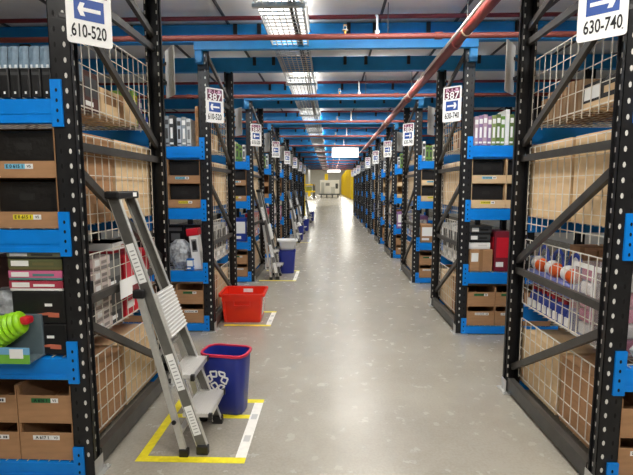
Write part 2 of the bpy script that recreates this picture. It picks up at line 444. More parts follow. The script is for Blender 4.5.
BX = {}
def prod_mesh(w, d, h, body, trim, style):
    key = (round(w, 3), round(d, 3), round(h, 3), body.name, trim.name, style)
    if key not in BX:
        b = MB(); b.bbox(-w/2, w/2, 0, d, 0, h, body, min(.005, w*.1))
        e = .0008
        if style == 'spine':      # upright book or slim case: bands on the narrow face
            b.box(-w/2*.8, w/2*.8, -e, .001, h*.72, h*.88, trim); b.box(-w/2*.55, w/2*.55, -e, .001, h*.25, h*.6, trim); b.box(-w/2*.8, w/2*.8, -e, .001, h*.06, h*.12, trim)
        elif style == 'print':    # printed packet: picture panel and caption on front and both ends
            b.box(-w*.4, w*.4, -e, .001, h*.35, h*.85, trim); b.box(-w*.4, w*.1, -e, .001, h*.12, h*.24, PAPER)
            for sx in (-1, 1): b.box(sx*w/2-.001, sx*w/2+e if sx > 0 else sx*w/2-e, d*.12, d*.88, h*.4, h*.85, trim); b.box(min(sx*(w/2-.001), sx*(w/2+e)), max(sx*(w/2-.001), sx*(w/2+e)), d*.2, d*.6, h*.14, h*.26, PAPER)
        elif style == 'ship':     # shipping carton: tape seam and shipping label
            b.box(-w*.08, w*.08, -e, .001, h*.0, h, CARDE); b.box(-w*.42, -w*.12, -2*e, .001, h*.45, h*.85, trim)
            b.box(-.02, .02, 0, d, h-.001, h+e, CARDE)
            for sx in (-1, 1): b.box(min(sx*(w/2-.001), sx*(w/2+e)), max(sx*(w/2-.001), sx*(w/2+e)), d*.45, d*.55, h*.05, h, CARDE)
        elif style == 'flat':     # flat game box: lid line and title on the edge
            b.box(-w/2-e, w/2+e, -e, d+e, h*.28, h, trim); b.box(-w*.45, -w*.12, -2.2*e, .001, h*.38, h*.86, PAPER); b.box(-w*.05, w*.35, -2.2*e, .001, h*.45, h*.7, body)
        BX[key] = b.mesh('packet')
    return BX[key]
def prod(name, label, cat, s, k, lv, x, y, w, d, h, body, trim, style='print', rz=0, dz=0, group=None, face=0):
    """x: start of the item measured from the inner face of the rack, y: start measured from the rack front"""
    me = prod_mesh(w, d, h, body, trim, style)
    return tag(link(name, me, None, (s*(XI[s]+x+w/2), FY(s, k)+y, BT[lv]+.009+dz), (0, 0, rz)), label, cat, group)
def endprod(name, label, cat, s, k, lv, x, y, w, d, h, body, trim, style='print', dz=0, group=None, rz=0):
    """an item whose printed face looks at the aisle: w runs along the aisle, d away from it"""
    me = prod_mesh(w, d, h, body, trim, style)
    return tag(link(name, me, None, (s*(XI[s]+x), FY(s, k)+y+w/2, BT[lv]+.009+dz), (0, 0, -s*math.pi/2+rz)), label, cat, group)

NL, NRR = rk(-1, 0), rk(1, 0)
# --- nearest left rack, top shelf: row of black trays with clear covers
def clear_pack():
    t = thing('packet', 'x', 'packet', group='black trays with clear covers')
    b = MB(); b.bbox(-.026, .026, 0, .30, 0, .15, BLK, .008)
    b.box(-.005, .005, -.001, .002, .022, .034, PAPER); b.box(-.018, .018, -.001, .002, .115, .13, DGREY); b.build('tray', t)
    b = MB(); lp = []
    for z, wx, dy in ((.15, .025, .0), (.175, .026, .0), (.245, .025, .004), (.258, .022, .01), (.262, .012, .02)):
        lp.append([(-wx, dy, z), (0, dy-.006, z), (wx, dy, z), (wx, .30-dy, z), (0, .30-dy, z), (-wx, .30-dy, z)])
    b.loft(lp, mat('grey film', (112, 134, 152), .3, noise=.35, nscale=22, bump=.5), smooth=False); b.build('cover', t)
    b = MB(); b.box(-.02, .02, -.004, .0, .148, .165, mat('blister white', (216, 222, 226), .4)); b.build('sticker', t)
    return t
pk = clear_pack()
for i in range(9):
    t = pk if i == 0 else dup(pk)
    t.location = (-(XI[-1]+.147+i*.055), FR[0]+.02, BT[3]+.009)
    t['label'] = f'{ORD[i]} black tray with clear cover counting outward from the post, top shelf, nearest left rack'
# through the end mesh
endprod('shipping_box', f'dark brown box behind the end mesh, front of top shelf, {NL}', 'box', -1, 0, 3, .74, .37, .16, .22, .24, mat('brown box', (92, 62, 48), .7), DGREY, 'ship')
endprod('shipping_box', f'maroon box behind the end mesh, middle of top shelf, {NL}', 'box', -1, 0, 3, .13, .335, .17, .3, .23, mat('brown dark', (84, 50, 44), .7), DGREY, 'print')
endprod('carton', f'pale tan carton lying behind the end mesh, middle of top shelf, {NL}', 'carton', -1, 0, 3, .13, .53, .52, .34, .17, CARDL, CARDE, 'ship')
endprod('packet', f'olive green packet behind the end mesh, back of top shelf, {NL}', 'packet', -1, 0, 3, .16, 1.06, .08, .24, .26, GREEN, YLAB, 'spine')
endprod('packet', f'violet packet behind the end mesh, back of top shelf, {NL}', 'packet', -1, 0, 3, .16, 1.15, .07, .24, .22, PURP, PAPER, 'spine')

def bagmesh(w, d, h, seed, m):
    r = random.Random(seed); b = MB(); lp = []
    for j in range(8):
        u = j/7; sc = math.sin(math.pi*(.12+.83*u))**.5
        lp.append([((w/2)*sc*math.cos(a)*(1+r.uniform(-.16, .16)), d/2+(d/2)*sc*math.sin(a)*(1+r.uniform(-.16, .16)), h*u) for a in [i*2*math.pi/14 for i in range(14)]])
    b.loft(lp, m, smooth=False); return b.mesh('bag_film')
# --- nearest left rack, lower middle shelf, front
for i, (h, bd, tr, nm) in enumerate(((.055, PAPER, mat('game red', (176, 60, 80), .5), 'white and red'), (.052, mat('game teal', (90, 140, 140), .5), PINK, 'pink and teal'), (.06, mat('game olive', (110, 104, 66), .6), mat('game olive2', (92, 96, 62), .6), 'olive'), (.034, DGREY, mat('game grey', (126, 128, 108), .6), 'grey'))):
    prod('board_game', f'{nm} flat game box in the stack, {SHELF[1]}, {NL}', 'board game', -1, 0, 1, .122+R.uniform(0, .008), .015, .29, .27, h, bd, tr, 'flat', dz=.356+sum((.055, .052, .06, .034)[:i])+i*.003, group='flat game boxes')
for lb, lc_, sd in SHADE_BLOCKS:  # solid black blocks added so the carton openings look dark
    t = thing('shade_block', lb, 'packet', lc_, 0, 'black shade blocks added in the open cartons')
    b = MB(); b.bbox(-.168, .168, 0, .46, 0, .238, mat('shade black', (20, 18, 17), .5, bump=.4, bscale=30), .012); b.build('shade_body', t)
    b = MB(); b.box(-.05, .03, -.002, .001, .14, .175, mat('shade patch dark', (34, 33, 32), .6)); b.build('shade_patch', t)
def drill_case(label, x, z):
    t = thing('tool_case', label, 'tool case', (-(XI[-1]+x), FR[0]+.02, z), 0, 'black tool boxes')
    b = MB(); b.bbox(-.145, .145, 0, .30, 0, .175, BLK, .008); b.build('box_body', t)
    b = MB(); o = mat('picture orange', (200, 110, 84), .5)
    b.prism([(-.02, .045), (.05, .046), (.05, .036), (.11, .034), (.11, .058), (.05, .062), (-.02, .052)], -.0012, .001, o, lambda x_, y_, z_: (x_, z_, y_))
    b.build('picture', t)
    b = MB(); b.box(.035, .075, -.0012, .001, .095, .11, PAPER); b.build('caption', t)
    return t
drill_case(f'lower black tool box with orange picture, {SHELF[1]}, {NL}', .268, BT[1]+.009)
drill_case(f'upper black tool box with orange picture, under the game boxes, {NL}', .268, BT[1]+.009+.177)
# green caterpillar toy in an open printed box
t = thing('toy_box', f'open picture box holding a bright green ridged toy, {SHELF[1]}, {NL}', 'toy', (-(XI[-1]+.40), FR[0]-.005, BT[1]+.009))
b = MB(); b.bbox(-.15, .15, .012, .03, 0, .23, mat('toy card', (96, 112, 120), .5), .004); b.bbox(-.15, .15, -.10, .02, 0, .012, mat('toy card', (96, 112, 120)), .003); b.build('backing_card', t)
b = MB(); b.box(-.15, .15, -.102, -.096, 0, .05, mat('toy grass', (120, 190, 70), .5)); b.box(-.15, .15, -.103, -.095, .05, .085, mat('toy sky', (120, 180, 220), .5)); b.box(.05, .12, -.105, -.095, .03, .08, PAPER)
b.build('printed_front', t)
b = MB()
for i in range(9):
    u = i/8; cx, cz, r = -.12+.20*u, .095+.14*u-.03*u*u, .074+.010*math.sin(u*3.1)-.014*u
    a = .58-.3*u
    ring = []
    for w_, rr in ((-.017, .80), (-.010, .96), (0, 1.03), (.010, .96), (.017, .80)):
        ring.append([(cx+w_*math.cos(a)+rr*r*math.cos(q)*-math.sin(a)*1, -.05+rr*r*math.sin(q)*.8, cz-w_*math.sin(a)*-1+rr*r*math.cos(q)*math.cos(a)) for q in [j*2*math.pi/16 for j in range(16)]])
    b.loft(ring, LIME)
b.build('toy_body', t)
b = MB(); b.tube([(-.105, -.112, .092), (-.105, -.090, .092)], .020, PAPER, 14); b.tube([(-.107, -.115, .090), (-.107, -.11, .090)], .010, INK, 12); b.build('toy_eye', t)
b = MB(); b.bbox(.06, .13, -.07, -.01, .195, .235, RED, .012); b.build('toy_hat', t)
t = thing('plastic_bag', f'crumpled grey bag at the outer left, {SHELF[1]}, {NL}', 'bag', (-(XI[-1]+.56), FR[0]+.06, BT[1]+.009))
link('bag_film', bagmesh(.26, .26, .33, 3, BAG), t)
b = MB(); b.box(-.06, .05, -.012, .0, .12, .2, YLAB); b.build('bag_sticker', t)
# nearest left rack, lower middle shelf, seen through the end mesh
for i in range(6):
    endprod('packet', f'{ORD[i]} pale grey packet upward in the stack behind the mesh, {NL}', 'packet', -1, 0, 1, .125, .335, .19, .26, .078, mat('pack grey', (150, 140, 134), .6), mat('pack white', (214, 200, 194), .6), 'flat', dz=i*.080, group='stacked packets behind the mesh')
for i in range(2):
    endprod('packet', f'{("lower", "upper")[i]} dark grey packet beside the stack behind the mesh, {NL}', 'packet', -1, 0, 1, .15, .54, .18, .28, .23, DGREY, mat('pack lt', (120, 122, 120), .6), 'print', dz=i*.232)
for i, (yy, ww, hh, dz) in enumerate(((.74, .23, .44, 0), (.985, .19, .44, 0))):
    endprod('packet', f'tall red box {("in the middle", "at the back")[i]} behind the end mesh, {SHELF[1]}, {NL}', 'packet', -1, 0, 1, .135, yy, ww, .30, hh, RED, mat('red2', (226, 70, 86), .5), 'print', dz=dz, group='red boxes behind the mesh')
endprod('packet', f'small flat red box lying on the tall red boxes, {NL}', 'packet', -1, 0, 1, .17, .66, .27, .24, .07, mat('red3', (150, 20, 34), .5), PAPER, 'flat', dz=.462)
# white card hung on the brace
t = thing('mesh_tag', f'white card with maroon patch tied on the end mesh of {NL}', 'card', (-(XI[-1]+.026), FR[0]+.45, .90))
b = MB(); b.box(-.003, .0, 0, .42, 0, .12, PAPER); b.build('card', t)
b = MB(); b.box(.0003, .0015, .17, .27, 0.0, .055, mat('card maroon', (120, 40, 50), .6)); b.build('patch', t)

# --- nearest right rack
for i in range(6):
    y0 = .10+i*.085
    endprod('carton', f'{ORD[i]} slim brown carton from the front behind the end mesh, top shelf, {NRR}', 'carton', 1, 0, 3, .13, .60+i*.088, .084, .30, (.20, .21, .19, .21, .2, .17)[i], mat('carton brown', (150, 122, 92), .85), CARDE, 'ship', group='slim cartons on the top shelf')
t = endprod('carton', f'long pale tray carton with hand holes, front of top shelf, {NRR}', 'carton', 1, 0, 3, .125, .10, .48, .34, .15, CARDL, INK, 'flat')
endprod('carton', f'brown lidded carton behind the tray carton, top shelf, {NRR}', 'carton', 1, 0, 3, .5, .12, .5, .3, .22, mat('carton brown', (150, 122, 92)), CARDE, 'ship')
# toys on the lower middle shelf of the nearest right rack, facing the aisle
def toy_pack():
    t = thing('toy_pack', 'x', 'toy', group='toys behind the end mesh')
    b = MB(); b.bbox(-.10, .10, 0, .22, 0, .09, mat('toy lilac', (120, 130, 190), .5), .01); b.box(-.08, .08, -.001, .002, .015, .05, PAPER); b.build('base', t)
    bm = bmesh.new(); bmesh.ops.create_uvsphere(bm, u_segments=16, v_segments=10, radius=.052)
    for v in bm.verts: v.co = Vector((v.co.x+.025, v.co.y+.06, v.co.z+.135))
    b = MB(); b.bm(bm, ORANGE, True); b.build('ball', t)
    bm = bmesh.new(); bmesh.ops.create_uvsphere(bm, u_segments=16, v_segments=10, radius=.045)
    for v in bm.verts: v.co = Vector((v.co.x-.06, v.co.y*1.2+.07, v.co.z*1.2+.14))
    b = MB(); b.bm(bm, WHITE, True); b.build('shell', t)
    b = MB(); b.tube([(-.08, .08, .18), (-.05, .08, .25), (.0, .08, .275), (.05, .08, .25), (.08, .08, .16)], .012, ROYAL, 8); b.build('handle', t)
    return t
tp = toy_pack()
for i in range(3):
    t = tp if i == 0 else dup(tp)
    t.location = (XI[1]+.13, FY(1, 0)+.69+i*.215, BT[1]+.009+.20); t.rotation_euler = (0, 0, -math.pi/2)
    t['label'] = f'{("front", "middle", "back")[i]} white and orange ball toy in the upper row behind the mesh, {NRR}'
def squeeze_pack():
    t = thing('bottle', 'x', 'bottle', group='blue bottles behind the end mesh')
    b = MB(); b.loft([[(wx*math.cos(a), .045+.035*wx/.036*math.sin(a), z) for a in [i*2*math.pi/14 for i in range(14)]] for z, wx in ((0, .030), (.01, .036), (.09, .036), (.125, .026), (.135, .016), (.145, .014))], mat('bottle blue', (60, 80, 170), .35)); b.build('bottle_body', t)
    b = MB(); b.tube([(0, .045, .146), (0, .045, .188)], [.02, .016], mat('cap red', (176, 34, 50), .4), 12); b.build('cap', t)
    b = MB(); b.box(-.024, .024, .004, .012, .02, .075, PAPER); b.build('bottle_label', t)
    return t
sp_ = squeeze_pack()
for i in range(8):
    t = sp_ if i == 0 else dup(sp_)
    t.location = (XI[1]+.125, FY(1, 0)+.615+i*.076, BT[1]+.009); t.rotation_euler = (0, 0, -math.pi/2)
    t['label'] = f'{ORD[i]} blue red capped bottle from the front, lower row behind the mesh, {NRR}'
t = thing('tray', f'shallow wire tray carrying the ball toys behind the mesh, {NRR}', 'tray', (XI[1]+.125, FY(1, 0)+.565, BT[1]+.009+.19))
b = MB()
for i in range(9): b.box(i*.03, i*.03+.003, 0, .64, 0, .004, WIRE)
for i in range(9): b.box(0, .243, i*.08-.0015*(i > 0), i*.08+.0015, .004, .007, WIRE)
b.build('tray_grid', t)
for x_ in (0, .24):
    for y_ in (0, .637): b = MB(); b.box(x_, x_+.003, y_, y_+.003, -.19, .0, WIRE); b.build('leg', t)
for i in range(2):
    t = thing('clear_case', f'{("front", "rear")[i]} tall clear plastic case with pink contents, {SHELF[1]}, {NRR}', 'case', (XI[1]+.125, FY(1, 0)+.13+i*.215, BT[1]+.009), 0, 'clear cases with pink contents')
    b = MB(); w, d, h = .20, .24, .46
    for a in (((0, d), (0, w), (0, .004)), ((0, d), (0, w), (h-.004, h)), ((0, .003), (0, w), (.004, h-.004)), ((d-.003, d), (0, w), (.004, h-.004)), ((.003, d-.003), (0, .003), (.004, h-.004)), ((.003, d-.003), (w-.003, w), (.004, h-.004))):
        b.box(a[0][0], a[0][1], a[1][0], a[1][1], a[2][0], a[2][1], CLEARB)
    b.build('case_shell', t)
    b = MB()
    for y_ in (0, w-.01): b.box(-.003, .0, y_, y_+.01, 0, h, PAPER)
    for z_ in (0, h*.5, h-.03): b.box(-.003, .0, .01, w-.01, z_, z_+(.012 if z_ < h-.05 else .03), PAPER)
    b.build('case_frame', t)
    b = MB(); r = random.Random(i)
    for q in range(5): b.bbox(.03, .20, .018+.0, .18, .01+q*.085, .085+q*.085, (PINK, PAPER, PINK, mat('rose', (230, 150, 170)), PAPER)[(q+i) % 5], .012)
    b.build('contents', t)
t = thing('plastic_bag', f'shiny silver bag at the front, {SHELF[1]}, {NRR}', 'bag', (XI[1]+.30, FY(1, 0)-.0, BT[1]+.009))
link('bag_film', bagmesh(.26, .10, .26, 9, BAG), t); b = MB(); b.box(-.05, .04, -.01, .002, .05, .09, PAPER); b.build('bag_sticker', t)

for i in range(3):
    endprod('shipping_box', f'{("front", "middle", "rear")[i]} brown box standing inward of the ball toys, {NRR}', 'box', 1, 0, 1, .44, .12+i*.37, .35, .34, .48, CARD, PAPER, 'ship', group='inner boxes')
for i in range(2):
    endprod('shipping_box', f'{("middle", "rear")[i]} dark box standing inward of the red boxes, {NL}', 'box', -1, 0, 1, .50, .38+i*.40, .38, .34, .48, mat('brown dark', (84, 50, 44)), DGREY, 'ship', group='inner boxes')
# --- second left rack
N2 = rk(-1, 1)
for i in range(6):
    h = (.29, .31, .30, .33, .32, .30)[i]
    prod('book', f'{ORD[i]} pale book from the post in the upright row, top shelf, {N2}', 'book', -1, 1, 3, .215+i*.052+(.03 if i > 2 else 0), .04, .046, .22, h, (mat('book white', (206, 210, 212), .6), mat('book grey', (150, 156, 160), .6), mat('book ice', (186, 196, 206), .6), DGREY, mat('book grey', (150, 156, 160)), DGREY)[i], (GREY, PAPER, DGREY, PAPER, DGREY, GREY)[i], 'spine', group='upright books on the top shelf')
prod('board', f'tall brown cardboard divider beside the post, top shelf, {N2}', 'divider', -1, 1, 3, .125, .03, .035, .5, .42, CARD, CARDE, 'spine')
prod('packet', f'dark packet far from the aisle, top shelf, {N2}', 'packet', -1, 1, 3, .62, .04, .2, .3, .3, ROYAL, PAPER, 'print')
for i in range(4):
    prod('packet', f'{("lower", "upper")[i//2]} black box {("nearer", "farther from")[i % 2]} the aisle behind the bag, {SHELF[1]}, {N2}', 'packet', -1, 1, 1, .20+(i % 2)*.20, .255, .19, .14, .24, BLK, GREY, 'spine', dz=(i//2)*.242, group='black boxes behind the bag')
t = thing('plastic_bag', f'clear crumpled bag left of the red capped box, {SHELF[1]}, {N2}', 'bag', (-(XI[-1]+.40), FR[1]+.03, BT[1]+.009)); link('bag_film', bagmesh(.26, .2, .33, 5, BAG), t)
b = MB(); b.bbox(-.06, .05, .05, .13, .02, .18, GREY, .02); b.build('bag_contents', t)
t = thing('packet', f'leaning tall white box with red lid, {SHELF[1]}, {N2}', 'packet', (-(XI[-1]+.185), FR[1]+.04, BT[1]+.012)); t.rotation_euler = (0, -.10, 0)
b = MB(); b.bbox(-.05, .05, 0, .12, 0, .38, WHITE, .006); b.box(-.03, .03, -.001, .002, .2, .34, GREY); b.box(-.02, .02, -.002, .002, .22, .32, INK); b.build('box_body', t)
b = MB(); b.bbox(-.075, .06, -.006, .126, .38, .46, RED, .01); b.build('red_lid', t)
prod('packet', f'small blue and white box before the red capped box, {SHELF[1]}, {N2}', 'packet', -1, 1, 1, .215, .0, .08, .032, .13, mat('small blue', (40, 110, 190), .5), PAPER, 'print')
for i in range(3):
    endprod('packet', f'{("front", "middle", "rear")[i]} patterned packet behind the mesh, {SHELF[1]}, {N2}', 'packet', -1, 1, 1, .13, .42+i*.27, .25, .2, .45, mat('pattern grey', (190, 188, 186), .5, noise=.7, nscale=18), BLK, 'print', group='patterned packets behind the mesh')
endprod('carton', f'pale carton behind the end mesh, top shelf, {N2}', 'carton', -1, 1, 3, .13, .45, .42, .4, .2, CARDL, CARDE, 'ship')
# --- second right rack
M2 = rk(1, 1)
for i in range(10):
    purple = i < 4
    body = (mat('sleeve mauve', (188, 160, 178), .5), mat('sleeve violet', (150, 120, 160), .5))[i % 2] if purple else (GREEN, mat('sleeve olive', (140, 158, 96), .5), mat('sleeve moss', (96, 120, 60), .5))[i % 3]
    if i == 7: body = WHITE
    prod('sleeve', f"{ORD[i]} {'mauve' if purple else 'white' if i == 7 else 'green'} slim box from the post, top shelf, {M2}", 'box', 1, 1, 3, .135+i*.046, .04, .042, .24, .30+(.06 if i == 7 else 0)+.01*(i % 3), body, PAPER, 'spine', group='upright slim boxes on the top shelf')
t = prod('shipping_box', f'small brown carton with white label, {SHELF[1]}, {M2}', 'carton', 1, 1, 1, .13, .03, .25, .3, .24, CARD, PAPER, 'ship')
prod('packet', f'white flat box lying on the small brown carton, {M2}', 'packet', 1, 1, 1, .125, .05, .23, .28, .07, mat('flat white', (226, 226, 224), .5), PAPER, 'flat', dz=.243)
for i in range(2):
    prod('packet', f'{("lower", "upper")[i]} dark packet lying on the white flat box, {M2}', 'packet', 1, 1, 1, .135+i*.01, .06, .22, .26, .085, BLK, DGREY, 'flat', dz=.316+i*.088, group='dark packets')
prod('packet', f'tall dark red box right of the brown carton, {SHELF[1]}, {M2}', 'packet', 1, 1, 1, .40, .03, .16, .3, .44, mat('wine', (120, 28, 44), .5), RED, 'print')
prod('packet', f'black box beside the dark red box, {SHELF[1]}, {M2}', 'packet', 1, 1, 1, .58, .03, .2, .3, .36, BLK, GREY, 'print')
for i in range(3):
    endprod('packet', f'{("front", "middle", "rear")[i]} printed packet behind the mesh, {SHELF[1]}, {M2}', 'packet', 1, 1, 1, .13, .42+i*.27, .25, .2, .45, mat('pattern pale', (212, 210, 206), .5, noise=.6, nscale=16), DGREY, 'print', group='printed packets behind the mesh')
endprod('carton', f'open pale carton behind the end mesh, top shelf, {M2}', 'carton', 1, 1, 3, .13, .40, .42, .4, .22, CARDL, CARDE, 'ship')
# --- the racks further away
pal = [('pink', mat('far pink', (200, 120, 150), .5)), ('violet', PURP), ('dark grey', DGREY), ('red', RED), ('blue', ROYAL), ('white', WHITE), ('silver', mat('far silver', (180, 184, 188), .4)), ('brown', CARD), ('black', BLK)]
LEAD = {(1, 2): (7, 1), (-1, 2): (4, 5), (-1, 3): (3, 0), (1, 3): (1, 7)}
for s in (1, -1):
    for k in range(2, NR[s]):
        r = random.Random(100*k+s); a, e = LEAD.get((s, k), (r.randrange(9), r.randrange(9)))
        for q, ci in enumerate((a, r.randrange(9))):
            nm, m = pal[ci]
            if q == 0: prod('packet', f'{nm} box at the front post, {SHELF[1]}, {rk(s, k)}', 'packet', s, k, 1, .13, .03, .24, .3, r.uniform(.3, .45), m, PAPER if ci != 5 else GREY, 'print')
            elif k < 5: prod('packet', f'{nm} box second from the front post, {SHELF[1]}, {rk(s, k)}', 'packet', s, k, 1, .39, .03, .24, .3, r.uniform(.25, .45), m, PAPER if ci != 5 else GREY, 'print')
        for q in range(3 if k < 6 else 1):
            nm, m = pal[e if q == 0 else r.randrange(9)]
            endprod('packet', f'{nm} packet behind the mesh, {("front", "middle", "rear")[q]} of {SHELF[1]}, {rk(s, k)}', 'packet', s, k, 1, .13, .40+q*.27, .25, .2, r.uniform(.3, .46), m, mat('pattern pale', (212, 210, 206)), 'print', group='packets behind the end mesh')
        for q in range(4 if k < 5 else 2):
            nm, m = [('white', WHITE), ('cream', mat('far cream', (222, 214, 186), .6)), ('grey', GREY), ('green', GREEN)][r.randrange(4) if q else 0]
            prod('book', f'{nm} upright book, {ORD[q]} from the post, top shelf, {rk(s, k)}'.replace('nearest from', 'first from'), 'book', s, k, 3, .13+q*.056, .04, .05, .22, r.uniform(.24, .33), m, DGREY, 'spine', group='upright books on the top shelf')
        if k < 6:
            endprod('carton', f'pale carton behind the end mesh, top shelf, {rk(s, k)}', 'carton', s, k, 3, .13, .42, r.uniform(.35, .6), .4, r.uniform(.15, .25), CARDL, CARDE, 'ship')

# ------------------------------------------------------------------ step ladders
def make_ladder(lean=.50):
    t = thing('step_ladder', 'x', 'ladder', group='aluminium step ladders')
    # local axes: x = away from the aisle centre (lean direction is -x), y along the aisle
    U = lambda z: -z*lean/1.56
    yn = lambda z: -.18+.02*z/1.56*1.0
    yf = lambda z: .18-.11*z/1.56
    H = 1.55
    for yy, sg in ((yn, 1), (yf, -1)):
        b = MB(); z0 = .03
        p, q = Vector((U(z0), yy(z0), z0)), Vector((U(H), yy(H), H))
        d = (q-p).normalized(); n = Vector((0, 1, 0)).cross(d).normalized()
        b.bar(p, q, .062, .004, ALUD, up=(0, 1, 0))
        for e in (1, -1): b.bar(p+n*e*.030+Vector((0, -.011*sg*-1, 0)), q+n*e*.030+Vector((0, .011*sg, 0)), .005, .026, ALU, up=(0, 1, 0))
        st = b.build('stile', t)
        b = MB(); b.bbox(p.x-.036, p.x+.036, p.y-.02, p.y+.02, 0, .055, BLK, .006); b.build('foot_cap', st)
        if sg == 1:
            for za, zb in ((1.05, 1.28), (.40, .62), (.12, .30)):
                b = MB()
                pa, pb = Vector((U(za), yy(za)-.0030, za)), Vector((U(zb), yy(zb)-.0030, zb)); b.bar(pa, pb, .046, .0018, PAPER, up=(0, 1, 0))
                for f in (.08, .2, .3, .4, .5, .6, .7, .8): b.bar(pa.lerp(pb, f)-Vector((0, .0012, 0)), pa.lerp(pb, f+.03)-Vector((0, .0012, 0)), .026, .0012, STICK, up=(0, 1, 0))
                b.build('safety_sticker', st)
    # rear legs
    for yy, sg in ((yn, 1), (yf, -1)):
        p, q = Vector((-.115, yy(0)-.028*sg, .03)), Vector((U(.98)-.036, yy(.98)-.028*sg, .985))
        b = MB(); b.bar(p, q, .036, .022, ALU, up=(0, 1, 0)); lg = b.build('rear_leg', t)
        b = MB(); b.bbox(p.x-.028, p.x+.028, p.y-.018, p.y+.018, 0, .05, BLK, .006); b.build('foot_cap', lg)
        b = MB(); b.bbox(q.x-.035, q.x+.03, q.y-.018, q.y+.018, q.z-.02, q.z+.03, BLK, .006); b.build('hinge_cap', lg)
        b = MB(); b.tube([(p.x-.05, p.y-.014*sg, .22), (p.x-.05, p.y-.013*sg-.008*sg, .22)], .014, BLK, 10); b.build('bolt', lg)
    for z in (.14, .62): 
        b = MB(); u = -.115+(U(.98)+.079)*(z-.03)/.955; b.bar((u, yn(z)-.02, z), (u, yf(z)+.02, z), .03, .018, ALU); b.build('cross_bar', t)
    # treads
    for z, ua, ub in ((.25, U(.25)-.05, U(.25)+.12), (.49, U(.49)-.05, U(.49)+.095)):
        b = MB(); y0, y1 = yn(z)+.005, yf(z)-.005
        b.box(ua, ub, y0, y1, z-.022, z, TREAD)
        for i in range(11):
            x = ua+.006+(ub-ua-.012)*i/10; b.box(x-.003, x+.003, y0, y1, z, z+.003, TREAD)
        b.box(ub-.004, ub+.004, y0, y1, z-.03, z+.003, ALU)
        tr = b.build('tread', t)
        for y in (y0, y1): 
            b = MB(); b.bbox(ub-.012, ub+.012, y-.012, y+.012, z-.035, z+.004, BLK, .004); b.build('tread_end_cap', tr)
    # folded platform lying along the stiles
    d = Vector((U(1), 0, 1)).normalized(); n = Vector((0, 1, 0)).cross(d)
    if n.x < 0: n = -n
    b = MB(); z0, z1 = .70, .97
    P = lambda z, y, o: Vector((U(z), y, z))+n*o
    b.add([P(z, y, o) for o in (.030, .046) for z, y in ((z0, yn(z0)+.012), (z0, yf(z0)-.012), (z1, yf(z1)-.012), (z1, yn(z1)+.012))],
          [(0, 1, 2, 3), (7, 6, 5, 4), (0, 4, 5, 1), (1, 5, 6, 2), (2, 6, 7, 3), (3, 7, 4, 0)], TREAD)
    for i in range(13):
        z = z0+.01+(z1-z0-.02)*i/12; b.bar(P(z, yn(z)+.014, .048), P(z, yf(z)-.014, .048), .006, .010, WHITE, up=n)
    b.build('platform', t)
    # top cap with handle
    b = MB(); zt = 1.555
    b.bbox(U(zt)-.036, U(zt)+.048, yn(zt)-.03, yf(zt)+.02, zt-.015, zt+.03, BLK, .01); cap = b.build('top_cap', t)
    b = MB(); b.box(U(zt)+.0485, U(zt)+.0495, .0, .05, zt-.003, zt+.022, PAPER); b.build('cap_sticker', cap)
    return t
lad = make_ladder(); lad_far = make_ladder(.33)
lads = [((-.76, 2.70), 0, 'tall aluminium step ladder leaning in the nearest yellow taped bay'), ((-.93, 7.90), 0, 'second step ladder from the camera, leaning against third left rack'), ((-.93, 13.3), 0, 'third step ladder from the camera, leaning against fifth left rack'), ((-.93, 15.8), 0, 'fourth step ladder from the camera, leaning against sixth left rack'), ((-.93, 21.1), 0, 'farthest step ladder, leaning against the eighth left rack')]
for i, ((x, y), a, lb) in enumerate(lads):
    t = lad if i == 0 else lad_far if i == 1 else dup(lad_far); t.location = (x, y, 0); t.rotation_euler = (0, 0, a); t['label'] = lb

# ------------------------------------------------------------------ bins, tote, tape
def rrect(w, d, r, n=5):
    pts = []
    for cx, cy, a0 in ((w/2-r, d/2-r, 0), (-w/2+r, d/2-r, 90), (-w/2+r, -d/2+r, 180), (w/2-r, -d/2+r, 270)):
        for i in range(n+1): a = math.radians(a0+90*i/n); pts.append((cx+r*math.cos(a), cy+r*math.sin(a)))
    return pts
def make_bin(label, rim, sym=True):
    t = thing('recycling_bin', label, 'bin', group='blue recycling bins')
    H = .445; L = lambda w, d, r, z: [(x, y, z) for x, y in rrect(w, d, r)]
    b = MB(); b.loft([L(.255, .150, .045, 0), L(.27, .165, .05, .012), L(.33, .215, .07, H), L(.318, .203, .065, H), L(.26, .155, .045, .02)], BINBLUE, (True, True)); b.build('bin_body', t)
    b = MB(); b.loft([L(.334, .219, .072, H-.016), L(.348, .233, .078, H-.012), L(.348, .233, .078, H+.004), L(.316, .201, .064, H+.004), L(.316, .201, .064, H-.006)], rim, (False, False)); b.build('rim', t)
    if sym:
        b = MB(); zc = .262; slope = (.215-.165)/2/(H-.012)
        f = lambda x, z: Vector((x-.03, -(.0825+(z-.012)*slope)-.0025, z))
        for k in range(3):
            a = math.radians(120*k+90); ca, sa = math.cos(a), math.sin(a)
            for poly in ([(.028, -.052), (.055, -.052), (.062, -.010), (.032, -.018)], [(.024, .006), (.062, .006), (.056, .052), (.020, .040)]):
                pts = [f(x*1.05*ca-y*1.05*sa, zc+x*1.05*sa+y*1.05*ca) for x, y in poly]
                for i in range(len(pts)): b.bar(pts[i], pts[(i+1) % len(pts)], .012, .002, PAPER, up=(0, 1, 0))
        b.build('recycling_symbol', t)
    return t
b1 = make_bin('nearest blue recycling bin with red rim, standing behind the tall step ladder', BINRED)
b1.location = (-.745, 3.07, 0); b1.rotation_euler = (0, 0, math.radians(-9))
b2 = make_bin('second nearest blue bin, white tub stacked in it, beside third left rack', BINBLUE, False); b5 = make_bin('x', BINBLUE, True); b2.location = (-.83, 8.37, 0); b2.rotation_euler = (0, 0, math.radians(8))
